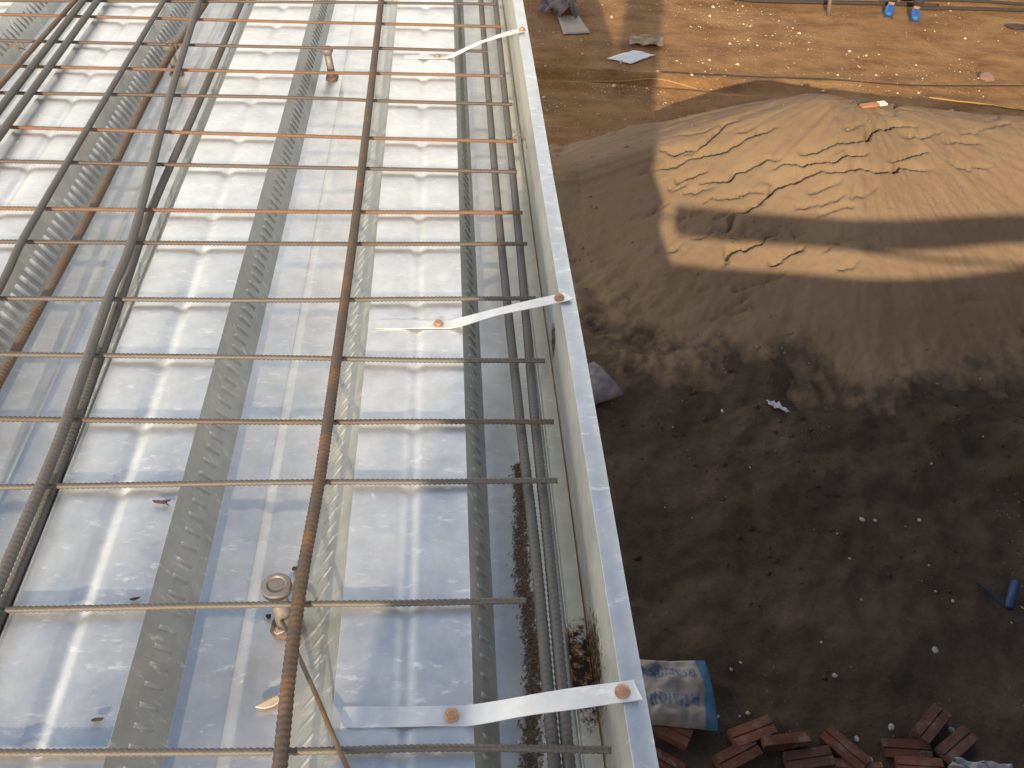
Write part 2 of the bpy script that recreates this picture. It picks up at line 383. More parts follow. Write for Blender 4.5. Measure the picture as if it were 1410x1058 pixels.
# ------------------------------------------------------------------ the building behind the viewpoint (it throws the shadows on the yard)
m_blocker_brick = plain('blocker_brick', (.24, .12, .08), (.16, .08, .06), 6)
m_conc = plain('concrete', (.34, .33, .31), (.26, .25, .24), 4)
m_paint = plain('column_primer', (.28, .12, .09), (.2, .09, .07), 5, .6)
bld = empty('site_building', (2, -3, GZ)); tag(bld, 'part built steel framed building behind the deck, brick base added to shade the yard', 'building')
def part_box(name, x0, x1, y0, y1, z0, z1, mat, parent, bev=0):
    bm = bmesh.new(); c = ((x0 + x1) / 2, (y0 + y1) / 2, (z0 + z1) / 2)
    bm_box(bm, (0, 0, 0), (x1 - x0, y1 - y0, z1 - z0), bev=bev)
    return bm_obj(name, bm, mat, parent, loc=Vector(c) - (parent.location if parent else Vector()))
part_box('blocker_wall', -4, 9, -1.85, -1.6, GZ - .1, -.36, m_blocker_brick, bld)  # unseen brickwork added to stop light passing under the floor onto the yard
part_box('floor_slab', .17, 9, -7, -1.40, -.35, -.15, m_conc, bld)
part_box('floor_slab', -9, .165, -7, -.45, -.35, -.09, m_conc, bld)
part_box('perimeter_beam', .20, 9, -1.47, -1.33, .055, .205, m_paint, bld)
bm = bmesh.new()
for (dx, dy, sx, sy) in ((0, 0, .012, .352), (0, -.185, .39, .018), (0, .185, .39, .018)):
    bm_box(bm, (dx, dy, 0), (sx, sy, 9))
bm_obj('column', bm, m_paint, bld, loc=Vector((-.33, -1.75, 1.34)) - bld.location)
V_, Q_ = tube(smoothpath([(-.1, -1.4, .16), (1.1, -1.4, .075), (2.9, -1.4, -.14)], .2), .012, 8)
mesh_obj('guard_wire', V_ - np.array(bld.location), Q_, m_paint, bld)

nb = empty('sky_blocker', (13, 1, GZ)); tag(nb, 'unseen brick block added across the yard to cut low sky light', 'building')  # unseen block, added to keep low sky light off the webs and yard
part_box('blocker_wall', 12, 20, -14, 15, GZ - .1, GZ + 9.5, m_blocker_brick, nb)
m_pane = plain('blocker_glass', (.03, .035, .04), (.02, .025, .03), 2, .15)
for zz_ in (1.2, 4.2, 7.2):
    for yy_ in range(-12, 14, 3): part_box('blocker_window', 11.985, 12.06, yy_, yy_ + 1.4, GZ + zz_, GZ + zz_ + 1.5, m_pane, nb)

# ------------------------------------------------------------------ steel deck: trapezoidal galvanised sheets
PITCH, DEP = .344, .076
Y0, Y1 = -1.0, 9.0
def groove(x, d, w=.030, n=9):   # rounded stiffener groove / ridge around x
    return [(x + (i / (n - 1) - .5) * w, d * .5 * (1 - math.cos(2 * math.pi * i / (n - 1)))) for i in range(n)]
def pitch_profile(k):
    """from the low flange's centre, left of high flange k, to the next low flange's centre (left to right)"""
    o = -k * PITCH; z = -DEP
    p = [(-.2125 + o + a, z + b) for a, b in groove(0, .0030, .028, 7)] + [(-.163 + o, z), (-.105 + o, 0)]
    p += [(-.036 + o + a, b) for a, b in groove(0, -.0030)]
    p += [(.033 + o, 0), (.063 + o, z)]
    return p
deck = empty('steel_deck', (-.5, 1, -DEP)); tag(deck, 'galvanised corrugated steel floor deck with embossed ribs', 'deck')
def sheet(ks, right_end, mat, dz):
    pr = []
    for k in ks: pr += pitch_profile(k)
    pr.append((right_end, -DEP))
    ysn = np.array([Y0, 0, .6, 1.2, 2, 3.2, 5, Y1]); n = len(pr)
    V = np.array([(x, y, z + dz) for y in ysn for x, z in pr]); 
    i = np.arange(n - 1)[None] + np.arange(len(ysn) - 1)[:, None] * n
    Q = np.stack([i, i + 1, i + n + 1, i + n], -1).reshape(-1, 4)
    o = mesh_obj('deck_sheet', V - np.array(deck.location), Q, mat, deck)
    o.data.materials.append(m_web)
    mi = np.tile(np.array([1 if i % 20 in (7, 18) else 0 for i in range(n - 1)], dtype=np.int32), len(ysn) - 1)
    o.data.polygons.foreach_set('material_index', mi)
    s = o.modifiers.new('thickness', 'SOLIDIFY'); s.thickness = .0011; s.offset = -1
    b = o.modifiers.new('bend_radius', 'BEVEL'); b.width = .0035; b.segments = 2; b.limit_method = 'ANGLE'; b.angle_limit = math.radians(14)
    return o
sheet((0,), .151, m_deck, 0)
sheet((2, 1), -.2265 + .012, m_deck2, .0016 * 0 - .0014)
sheet((4, 3), -.2265 - 2 * PITCH + .012, m_deck, -.0028)
sheet((6, 5), -.2265 - 4 * PITCH + .012, m_deck2, -.0042)
# embossments pressed into the webs (a small raised bar every 22 mm)
def emboss(k, side):
    o = -k * PITCH; zof = {0: 0, 1: -.0014, 2: -.0014, 3: -.0028, 4: -.0028}[k]
    if side > 0: a, b = np.array([.033 + o, 0, 0]), np.array([.063 + o, 0, -DEP])
    else: a, b = np.array([-.105 + o, 0, 0]), np.array([-.163 + o, 0, -DEP])
    d = b - a; L = np.linalg.norm(d); d /= L
    nr = np.array([-d[2], 0, d[0]]); nr = nr if nr[2] > 0 else -nr
    vs, fs = [], []
    n0 = int(4.2 / .022)
    for i in range(n0):
        y = -.3 + i * .022 + rng.normal(0, .0004); hl, hw, hh = (.020, .0052, .003) if (side > 0 and k == 2) else (.0155, .0032, .0022 if side > 0 else .0010)
        c = a + d * L * .5 + np.array([0, y, zof]); sl = .20 * side
        base = len(vs)
        for hgt, sc in ((-.001, 1.), (hh, .55)):
            for u, v in ((-1, -1), (1, -1), (1, 1), (-1, 1)):
                ll = hl if hgt < 0 else hl * .84
                vs.append(c + d * u * ll + np.array([0, v * hw * sc + u * sl * .018, 0]) + nr * hgt)
        fs += [[base + q for q in f] for f in ((4, 5, 6, 7), (0, 1, 5, 4), (1, 2, 6, 5), (2, 3, 7, 6), (3, 0, 4, 7))]
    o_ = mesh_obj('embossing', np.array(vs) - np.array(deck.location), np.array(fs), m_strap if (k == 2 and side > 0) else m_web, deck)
    o_['kind'] = 'stuff'
    bm = bmesh.new(); bm.from_mesh(o_.data); bmesh.ops.recalc_face_normals(bm, faces=bm.faces); bm.to_mesh(o_.data); bm.free()
for k in range(4):
    for s_ in (1, -1): emboss(k, s_)

# edge trim: base leg, upright face, outward lip with small turned-down hem
trim = empty('edge_trim', (.172, 1, -DEP)); tag(trim, 'galvanised steel edge trim standing upright along the rim of the deck', 'edge trim')
def extrude_profile(name, pr, y0, y1, mat, parent, nseg=30, wob=.0030, thick=.0016):
    ysn = np.linspace(y0, y1, nseg); n = len(pr)
    V = []
    for y in ysn:
        wx = wob * vnoise(np.array(y * 2.3), np.array(1.5))
        for j, (x, z) in enumerate(pr): V.append((x + wx * (1 + j * .5), y, z))
    i = np.arange(n - 1)[None] + np.arange(nseg - 1)[:, None] * n
    Q = np.stack([i, i + 1, i + n + 1, i + n], -1).reshape(-1, 4)
    o = mesh_obj(name, np.array(V) - np.array(parent.location), Q, mat, parent)
    s = o.modifiers.new('thickness', 'SOLIDIFY'); s.thickness = thick
    b = o.modifiers.new('bend', 'BEVEL'); b.width = .002; b.segments = 2; b.limit_method = 'ANGLE'; b.angle_limit = math.radians(20)
    return o
ZL = .060
extrude_profile('base_leg', [(.1475, -DEP + .006), (.1505, -DEP + .0035), (.1708, -DEP + .0035)], Y0, Y1, m_edge, trim, 60)
extrude_profile('upright_face', [(.1725, -DEP - .03), (.1722, -.03), (.1726, ZL - .0025)], Y0, Y1, m_edge, trim, 60)
extrude_profile('top_lip', [(.1715, ZL), (.1945, ZL + .0006), (.1955, ZL - .012)], Y0, Y1, m_lip, trim, 60)

# ------------------------------------------------------------------ reinforcing bars
def rebar(path, r, mat, label, group, name, pitch, sides, rib=.13, step=.0035):
    P = smoothpath(path, step); sL = np.concatenate([[0], np.cumsum(np.linalg.norm(np.diff(P, axis=0), axis=1))])
    u = np.arange(0, sL[-1], step); P = np.stack([np.interp(u, sL, P[:, i]) for i in range(3)], 1); V, Q = tube(P, r, sides, rib, pitch)
    loc = P[len(P) // 2]
    o = mesh_obj(name, V - loc, Q, mat, smooth=True, loc=loc)
    return tag(o, label, 'rebar', group)
GC = 'thin cross bars of the slab mesh'
ORD = ['first', 'second', 'third', 'fourth', 'fifth', 'sixth', 'seventh', 'eighth', 'ninth', 'tenth', 'eleventh', 'twelfth', 'thirteenth']
CB = [  # left y at x=0, mid y at x=380, (end x, end y), material
    (1037, 1036, 843, 1033, 1), (840, 832, 725, 827, 1), (671, 665, 769, 662, 1), (577, 581, 763, 581, 0), (488, 493, 751, 497, 1),
    (411, 413, 738, 411, 1), (333, 336, 726, 336, 0), (287, 291, 720, 293, 2), (222, 230, 712, 237, 0), (175, 186, 712, 195, 2),
    (128, 134, 706, 144, 0), (91, 99, 693, 105, 2), (56, 65, 672, 71, 0), (20, 30, 690, 37, 2), (1, 3, 683, 6, 0)]
for i, (yl, ym, xe, ye, mi) in enumerate(CB):
    zc = .0062
    a, b, c = at(0, yl, zc), at(380, ym, zc), at(xe, ye, zc)
    ext = a + (a - b).normalized() * (.75 if i < 6 else .5)
    mid = (b + c) / 2 + Vector((0, rng.normal(0, .0022), rng.uniform(0, .0012))); b = b + Vector((0, rng.normal(0, .0012), 0))
    lab = {0: 'thin ribbed cross bar whose end reaches over the edge trim beside the nearest strap',
           1: 'thin ribbed cross bar lying against the flat headed stud, ending short of the edge'}.get(i)
    if not lab: lab = '%s thin %s cross bar beyond the one touching the flat headed stud' % (ORD[i - 2], ['brown grey', 'grey', 'rusty orange'][mi])
    rebar([ext, a, b, mid, c], .0034, m_cross[mi], lab, GC, 'cross_bar', .0060, 8, .15, .0015)
# three more beyond the picture's top edge
GL = 'thick bars running along the deck'
ZT = .0105
def lbar(pts, z, r, mat, label, end=True, near=None):
    P = [at(x, y, z) for x, y in pts]
    P = P + [] if P[0].y < P[-1].y else P[::-1]
    d0 = (P[1] - P[0]).normalized(); d1 = (P[-1] - P[-2]).normalized()
    P = [P[0] - d0 * .5] + P + [P[-1] + d1 * 1.6]
    rebar(P, r, mat, label, GL, 'long_bar', .0068, 10, .065, .0017)
lbar([(385, 1058), (398, 930), (415, 800), (440, 660), (460, 520), (490, 300), (510, 130), (525, 0)], ZT + .0074, .0068, m_long[2], 'orange rusted thick bar beside the flat headed stud, crossing over a thin rod')
lbar([(0, 800), (60, 660), (95, 570), (150, 410), (185, 320), (235, 130), (275, 0)], ZT + .0072, .0066, m_long[0], 'dark bar crossing at a shallow angle over its neighbour')
lbar([(21, 800), (55, 720), (113, 560), (170, 400), (210, 285), (270, 150), (334, 0)], ZT - .0178, .0066, m_long[0], 'dark bar lying along the rib edge under a slanting neighbour')
lbar([(0, 395), (57, 285), (226, 0)], ZT + .0062, .0056, m_long[0], 'slim dark bar on the outer side of the ladder embossed rib')
lbar([(0, 522), (129, 285), (224, 94), (283, 5)], ZT - .022, .0066, m_long[1], 'brown bar in the trough beside the ladder embossed rib')
lbar([(0, 186), (135, 0)], ZT + .0072, .0068, m_long[0], 'dark outer bar of a group of three far from the edge trim')
lbar([(0, 150), (115, 0)], ZT + .0072, .0068, m_long[0], 'dark middle bar of a group of three far from the edge trim')
lbar([(0, 118), (104, 0)], ZT + .0062, .0052, m_long[1], 'brown slim bar of a group of three far from the edge trim')
lbar([(764, 1058), (738, 770), (714, 560), (686, 290), (662, 0)], -.0075, .0062, m_long[0], 'dark bar of the rim pair, the one farther from the edge trim')
lbar([(784, 1058), (757, 770), (735, 560), (711, 290), (682, 0)], -.0075, .0062, m_long[0], 'dark bar of the rim pair, the one next to the edge trim')

# thin plain rod leaning from the stud over the rib
P = smoothpath([at(383, 846, -.062), at(400, 880, -.02), at(432, 950, .004), at(466, 1030, .0135), at(520, 1150, .012)], .006)
V, Q = tube(P, .0024, 8); loc = P[len(P) // 2]
tag(mesh_obj('thin_rod', V - loc, Q, m_long[1], smooth=True, loc=loc), 'thin brown wire rod leaning from the flat headed stud under the orange bar', 'rod')

# ------------------------------------------------------------------ shear studs
def lathe(bm, prof, segs=20):
    rings = []
    for r, z in prof: rings.append([bm.verts.new((r * math.cos(2 * math.pi * i / segs), r * math.sin(2 * math.pi * i / segs), z)) for i in range(segs)])
    for a, b in zip(rings, rings[1:]):
        for i in range(segs): bm.faces.new((a[i], a[(i + 1) % segs], b[(i + 1) % segs], b[i]))
    bm.faces.new(rings[0][::-1]); bm.faces.new(rings[-1])
def stud(loc, h, label, tilt=(0, 0), r=.0095, hr=.0165):
    e = empty('shear_stud', loc); e.rotation_euler = (tilt[0], tilt[1], random.random())
    bm = bmesh.new(); lathe(bm, [(r, 0), (r, h - .014)]); bm_obj('shank', bm, m_stud, e, True)
    bm = bmesh.new(); lathe(bm, [(r * .98, h - .016), (r * 1.25, h - .0125), (hr * .93, h - .010), (hr, h - .0085), (hr, h - .0025), (hr * .93, h - .0006), (hr * .66, h), (hr * .58, h - .0018), (.001, h - .0016)], 28)
    hd = bm_obj('head', bm, m_stud, e, True); md = hd.modifiers.new('edge', 'EDGE_SPLIT'); md.split_angle = math.radians(40)
    bm = bmesh.new(); lathe(bm, [(r * 1.9, 0), (r * 1.75, .004), (r * 1.2, .0065), (r * .9, .007)], 16)
    for v in bm.verts: v.co.xy *= 1 + random.uniform(-.1, .12)
    bm_obj('weld_collar', bm, m_cross[0], e, True)
    return tag(e, label, 'shear stud', 'shear studs welded through the deck')
sp = at(380, 812, .006); stud((sp.x, sp.y + .004, -DEP), DEP + .010, 'flat headed steel stud standing beside the orange bar', (0, 0))
q = at(242, 92, -.06); stud((q.x, q.y, -DEP), .072, 'brown stud leaning beside the ladder embossed rib', (.08, -.12), .0085, .013)
q = at(457, 98, -.06); stud((q.x, q.y, -DEP), .072, 'pale brown stud in the trough between orange bar and embossed rib', (.05, -.10), .0085, .0135)

# ------------------------------------------------------------------ straps with screws
def strap(pts, label, wdt=.021, screw_u=()):
    """pts: 3-D points along the strap's centre line"""
    P = smoothpath(pts, .006); P[:, 2] = np.maximum(P[:, 2], .0014); n = len(P); e = empty('metal_strap', P[0])
    V = []
    T = np.gradient(P, axis=0); T /= np.linalg.norm(T, axis=1)[:, None]
    Wd = np.cross(np.array([0, 0, 1.]), T); Wd /= np.linalg.norm(Wd, axis=1)[:, None]
    for i in range(n):
        tw = .0006 * math.sin(i * .37)
        for s_ in (-1, 1): V.append(P[i] + Wd[i] * s_ * wdt / 2 + np.array([0, 0, s_ * tw]))
    Q = np.array([(2 * i, 2 * i + 2, 2 * i + 3, 2 * i + 1) for i in range(n - 1)])
    o = mesh_obj('strip', np.array(V) - P[0], Q, m_strap, e, True)
    s = o.modifiers.new('thickness', 'SOLIDIFY'); s.thickness = .0012; s.offset = 0
    s2 = o.modifiers.new('edge', 'EDGE_SPLIT'); s2.split_angle = math.radians(40)
    for sp_, up_ in screw_u:
        k = int(np.argmin(np.linalg.norm(P - np.array(sp_), axis=1)))
        bm = bmesh.new(); lathe(bm, [(.0076, 0), (.0074, .0012), (.0055, .0022), (.005, .0052), (.0036, .0060), (.0008, .0056)], 18)
        sc = bm_obj('screw', bm, m_screw, e, True, loc=P[k] - P[0] + np.array([0, 0, .0008]))
        zdir = Vector(np.cross(T[k], Wd[k])); zdir = zdir if zdir.z > 0 else -zdir
        sc.rotation_euler = zdir.to_track_quat('Z', 'Y').to_euler()
        sc.modifiers.new('edge', 'EDGE_SPLIT').split_angle = math.radians(40)
    return tag(e, label, 'strap', 'straps tying the edge trim back to the deck')
zt = ZL + .0022
a, b, c, d = at(470, 988, .0014), at(640, 986, .0016), at(857, 953, zt), at(878, 950, zt + .001)
strap([a, (a + b) / 2, b, b.lerp(c, .5) + Vector((0, 0, .002)), c, d], 'flat galvanised strap with bright copper screw on the trim lip, near the scorched patch', .021, [(at(624, 986, .0016), 1), (c, 1)])
a, b, c, d = at(518, 447, .0014), at(618, 447, .002), at(770, 411, zt), at(783, 408, zt + .001)
strap([a, (a + b) / 2, b, b.lerp(c, .5) + Vector((0, 0, .002)), c, d], 'flat galvanised strap with burnt screw on the trim lip beyond the first strap', .0185, [(at(604, 447, .0016), 1), (c, 1)])
a, b, c, d = at(556, 79, .0014), at(618, 78, .003), at(700, 46, zt), at(719, 42, zt + .001)
strap([a, (a + b) / 2, b, b.lerp(c, .5) + Vector((0, 0, .004)), c, d], 'narrow galvanised strap farthest along the trim, lifted well clear of the deck', .017, [(at(603, 78, .0016), 1), (d, 1)])

# ------------------------------------------------------------------ small litter on the deck
m_chip = plain('pale_chip', (.55, .47, .36), (.38, .31, .23), 60)
m_dark = plain('dark_scrap', (.03, .025, .02), (.06, .05, .04), 90)
def flake(bm, c, rx, ry, th, rz=0, seed=0, curl=0.):
    r_ = random.Random(seed); n = 9; top, bot = [], []
    for i in range(n):
        a = 2 * math.pi * i / n; k = r_.uniform(.6, 1.15)
        x, y = rx * k * math.cos(a), ry * k * math.sin(a)
        X = c[0] + x * math.cos(rz) - y * math.sin(rz); Y = c[1] + x * math.sin(rz) + y * math.cos(rz)
        z = c[2] + curl * (x / rx) ** 2 * rx + r_.uniform(0, th * .5)
        bot.append(bm.verts.new((X, Y, z))); top.append(bm.verts.new((X, Y, z + th)))
    bm.faces.new(top); bm.faces.new(bot[::-1])
    for i in range(n): j = (i + 1) % n; bm.faces.new((bot[i], bot[j], top[j], top[i]))
def litter(name, px, py, z, rx, ry, th, rz, mat, label, cat, seed, curl=.15, group=None):
    p = at(px, py, z); bm = bmesh.new(); flake(bm, (0, 0, 0), rx, ry, th, rz, seed, curl)
    return tag(bm_obj(name, bm, mat, loc=p), label, cat, group)
GCH = 'pale chips lying by the stud'
for i, (px, py, z, rx, ry, rz) in enumerate(((400, 806, -.073, .010, .006, .3), (396, 853, -.070, .014, .009, -.3), (390, 866, -.073, .012, .007, .8), (372, 968, -.073, .014, .006, .3), (384, 962, -.073, .008, .005, .8), (402, 858, -.073, .010, .006, .2))):
    litter('wood_chip', px, py, z, rx, ry, .003, rz, m_chip, 'pale wood chip beside the thin rod and the orange bar' if py > 900 else 'small pale wood chip on the deck trough by the flat headed stud', 'chip', i, group=GCH)
for i, (px, py, z, rx, ry) in enumerate(((409, 785, -.074, .007, .004), (370, 850, -.074, .004, .003), (135, 992, .001, .005, .002), (185, 826, .001, .006, .0015))):
    litter('dark_scrap', px, py, z, rx, ry, .002, .2, m_dark, 'tiny black scrap lying flat on the deck', 'scrap', 20 + i, group='black scraps on the deck')
def twig(name, pts, r, mat, label, cat, group=None):
    P = smoothpath(pts, .01); V, Q = tube(P, np.linspace(r, r * .6, len(P)), 6); loc = P[0]
    return tag(mesh_obj(name, V - loc, Q, mat, smooth=True, loc=loc), label, cat, group)
# dry leaf on the high flange
lf = empty('dry_leaf', at(225, 692, .003)); tag(lf, 'small dry brown leaf fragment lying on the bright deck pan', 'leaf')
bm = bmesh.new(); flake(bm, (0, 0, 0), .010, .003, .0008, .1, 5, .2); bm_obj('blade', bm, plain('dry_leaf', (.10, .05, .05), (.05, .03, .03), 80), lf)
P = smoothpath([(-.013, .002, .001), (0, 0, .002), (.008, -.006, .001)], .004); V, Q = tube(P, .0007, 5); mesh_obj('stalk', V, Q, m_dark, lf)
# tie wires
m_wire = rust('tie_wire', steel=(.12, .10, .08), rusty=(.18, .13, .08), amt=.4)
for (px, py, s_, lab) in ((20, 66, .02, 'twisted tie wire round the group of three bars'), (712, 192, .012, 'short dark tie wire on the rim pair of bars by a cross bar end'), (236, 60, .012, 'tie wire knot above the leaning brown stud')):
    c0 = at(px, py, .02); pts = [c0 + Vector((s_ * math.cos(t * 1.3), s_ * .8 * math.sin(t * 1.3), .008 * math.sin(t * 2.1) + .002)) for t in range(6)]
    pts += [c0 + Vector((s_ * 1.1, -s_ * 1.5, .012)), c0 + Vector((s_ * 1.4, -s_ * 2.3, -.004))]
    twig('tie_wire', pts, .0013, m_wire, lab, 'tie wire')
# line of spilled sand in the trough beside the rim bars
vs, fs = [], []
tet = np.array([(1, 1, 1), (-1, -1, 1), (-1, 1, -1), (1, -1, -1)]) * .5
cl = [at(x, y, -DEP) for x, y in ((716, 640), (719, 700), (719, 780), (728, 850), (735, 900), (735, 960), (730, 1058), (726, 1150))]
cl = smoothpath(cl, .002)
for i in range(5200):
    k = rng.integers(len(cl)); p = cl[k]; sp_ = .0055 + .003 * vnoise(np.array(k * .03), np.array(.5))
    q_ = np.array([p[0] + rng.normal(0, sp_), p[1] + rng.normal(0, .003), -DEP + .0007 + abs(rng.normal(0, .0008))])
    R_ = Matrix.Rotation(rng.uniform(0, 6.28), 3, Vector(rng.normal(size=3)).normalized())
    sc = rng.uniform(.0008, .0022); b0 = len(vs)
    vs += [q_ + np.array(R_ @ Vector(t)) * sc for t in tet]; fs += [(b0, b0 + 1, b0 + 2), (b0, b0 + 3, b0 + 1), (b0, b0 + 2, b0 + 3), (b0 + 1, b0 + 3, b0 + 2)]
tag(mesh_obj('spilled_sand', np.array(vs), np.array(fs), plain('spilled_sand', (.33, .23, .14), (.21, .14, .09), 200)), 'thin trail of spilled brown sand in the trough by the rim bars', 'sand', kind='stuff')

# ------------------------------------------------------------------ yard: bricks, bags, litter
def gz(x, y): return GZ + float(ground_h(np.array(x, float), np.array(y, float)))
def brick_mat(name, c):
    M = NM(name); oi = M.n('ObjectInfo'); rnd = oi.outputs['Random']
    col = M.mix(rnd, tuple(x * .62 for x in c), tuple(x * 1.15 for x in c))
    col = M.mix(M.ramp(M.noise(16, 6, .7), [(.35, 0), (.7, 1)]), col, M.mix(.55, col, (.03, .025, .02)))
    sh = M.n('VectorMath', operation='ADD'); M.l(M.co, sh.inputs[0]); M.l(oi.outputs['Location'], sh.inputs[1])
    col = M.mix(M.ramp(M.noise(11, 6, .75, sh.outputs[0]), [(.52, 0), (.66, .65)]), col, (.22, .18, .15))
    return M.set(col=col, rough=.95, nor=M.bump(M.noise(55, 6, .75), .7, .006), spec=.2)
m_brick = [brick_mat('brick_red', (.20, .085, .06)), brick_mat('brick_dull', (.16, .085, .065))]
def brick_mesh(mat):
    yz = [(-.0555, -.0265), (.0555, -.0265), (.0575, -.0245), (.0575, .0245), (.0555, .0265), (.0045, .0265), (.003, .019), (-.003, .019), (-.0045, .0265), (-.0555, .0265), (-.0575, .0245), (-.0575, -.0245)]
    bm = bmesh.new(); rows = []
    for x, k in ((-.12, .965), (-.117, 1), (-.06, 1), (0, 1), (.06, 1), (.117, 1), (.12, .965)):
        rows.append([bm.verts.new((x + random.uniform(-1, 1) * .001, y * k + random.uniform(-1, 1) * .0008, z * k + random.uniform(-1, 1) * .0008)) for y, z in yz])
    n = len(yz)
    for p_, q_ in zip(rows, rows[1:]):
        for i in range(n): bm.faces.new((p_[i], p_[(i + 1) % n], q_[(i + 1) % n], q_[i]))
    bm.faces.new(rows[0]); bm.faces.new(rows[-1]); bmesh.ops.recalc_face_normals(bm, faces=bm.faces)
    me = bpy.data.meshes.new('brick'); bm.to_mesh(me); bm.free(); me.materials.append(mat)
    return me
BM_ = [brick_mesh(m_brick[0]), brick_mesh(m_brick[1])]
BR = [(918, 1006, -32, 0, 0), (1035, 1010, 18, 0, 0), (1079, 1026, 2, 1, 0), (1015, 1042, 24, 0, 0), (1113, 1047, 5, 0, 1), (1162, 1033, -52, 0, 0),
      (1250, 1031, -7, 0, 0), (1282, 998, 38, 0, 1), (1317, 1026, 31, 0, 1), (1180, 1062, -10, 0, 0), (1268, 1056, -6, 0, 0), (908, 1050, -30, 0, 0)]
BL = ['red brick half hidden under the deck edge below the cement bag', 'dull brick lying flat beside one standing on edge', 'red brick standing on its long edge', 'red brick slanting between the edge brick and the deck',
      'bright red brick lying level in front of the brick on edge', 'short looking brick turned across the others', 'red brick lying level with its end against a slanting brick', 'single brick lying apart with a pale stone by each end',
      'brown brick resting its corner by the level red brick', 'brick end showing in front of the crosswise brick', 'brick beside the crumpled pale plastic', 'brick nearest the foot of the deck edge below the bag']
for i, (px, py, ang, edge, mi) in enumerate(BR):
    p = at(px, py, GZ + .03); zz = gz(p.x, p.y)
    e = bpy.data.objects.new('brick', BM_[mi]); COL.objects.link(e); e.location = (p.x, p.y, zz + (.045 if edge else .024)); e.scale = (.92, .78, .9)
    e.rotation_euler = (math.radians(90) if edge else math.radians(random.uniform(-6, 6)), math.radians(random.uniform(-5, 5)), math.radians(ang))
    tag(e, BL[i], 'brick', 'loose bricks on the yard floor')

def pillow(name, L, W, H, mat, parent=None, loc=None, nx=40, ny=26, seed=0, wr=.012):
    V, F = [], []
    for s_ in (1, -1):
        for j in range(ny + 1):
            for i in range(nx + 1):
                u, v = i / nx * 2 - 1, j / ny * 2 - 1
                pr = (max(0, 1 - abs(u) ** 5) * max(0, 1 - abs(v) ** 3.2)) ** .55
                pin = 1 - .10 * (1 - abs(u)) * abs(v) ** 3
                wz = wr * (fbm(np.array(u * 3.1 + seed), np.array(v * 2.7 + s_)) + .6 * vnoise(np.array(u * 9 + seed), np.array(v * 4.)))
                V.append((u * L / 2 * (1 - .05 * abs(v) ** 4), v * W / 2 * pin, s_ * H / 2 * pr * (1 if s_ > 0 else .8) + float(wz) * (pr + .12) * (1 if s_ > 0 else .3)))
    n = (nx + 1) * (ny + 1)
    for s_ in (0, 1):
        for j in range(ny):
            for i in range(nx):
                a = s_ * n + j * (nx + 1) + i; f = (a, a + 1, a + nx + 2, a + nx + 1)
                F.append(f if s_ == 0 else f[::-1])
    o = mesh_obj(name, np.array(V), np.array(F), mat, parent, True, loc)
    bm = bmesh.new(); bm.from_mesh(o.data); bmesh.ops.remove_doubles(bm, verts=bm.verts, dist=.0006); bm.to_mesh(o.data); bm.free()
    return o
def bag_mat():
    M = NM('cement_bag_print'); sep = M.n('SeparateXYZ'); M.l(M.co, sep.inputs[0])
    x, y = sep.outputs['X'], sep.outputs['Y']
    base = M.mix(M.ramp(M.noise(9, 6, .7), [(.35, 0), (.7, 1)]), (.33, .30, .265), (.19, .17, .145))
    end = M.ramp(M.math('ADD', M.math('ABSOLUTE', x), M.math('MULTIPLY', M.math('ABSOLUTE', y), .12)), [(.222, 0), (.232, 1)])
    col = M.mix(end, base, M.mix(M.noise(12, 5, .7), (.02, .09, .17), (.05, .15, .25)))
    # two worn bands of blue print, too smeared to read
    for yc in (.085, -.055):
        band = M.ramp(M.math('ABSOLUTE', M.math('SUBTRACT', y, yc)), [(.026, 1), (.032, 0)])
        pr = M.ramp(M.noise(60, 2, .5, M.map((1.2, .7, 1))), [(.47, 0), (.52, 1)])
        lim = M.ramp(M.math('ABSOLUTE', x), [(.19, 1), (.2, 0)])
        col = M.mix(M.math('MULTIPLY', M.math('MULTIPLY', M.math('MULTIPLY', band, pr), lim), .8), col, (.04, .10, .20))
    return M.set(col=col, rough=.7, nor=M.bump(M.noise(30, 5, .7), .3, .006))
p0, p1 = at(983, 922, GZ + .05), at(970, 990, GZ + .05); bc = (p0 + p1) / 2
b = pillow('cement_bag', .56, .36, .10, bag_mat(), seed=3, wr=.04); b.location = (bc.x - .265, bc.y + .0, gz(bc.x - .25, bc.y) + .05); b.rotation_euler = (0, math.radians(2), math.radians(-3))
tag(b, 'dirty cement bag with blue ends lying by the bricks', 'bag')
m_sack = plain('mauve_sack', (.26, .23, .24), (.13, .11, .12), 7, .7, 0, .4, .01)
p = at(800, 536, GZ + .08)
b = pillow('woven_sack', .46, .34, .10, m_sack, seed=8, wr=.02); b.location = (p.x, p.y, gz(p.x, p.y) + .07); b.rotation_euler = (.05, 0, math.radians(28))
tag(b, 'faded mauve sack at the toe of the sand heap', 'bag')

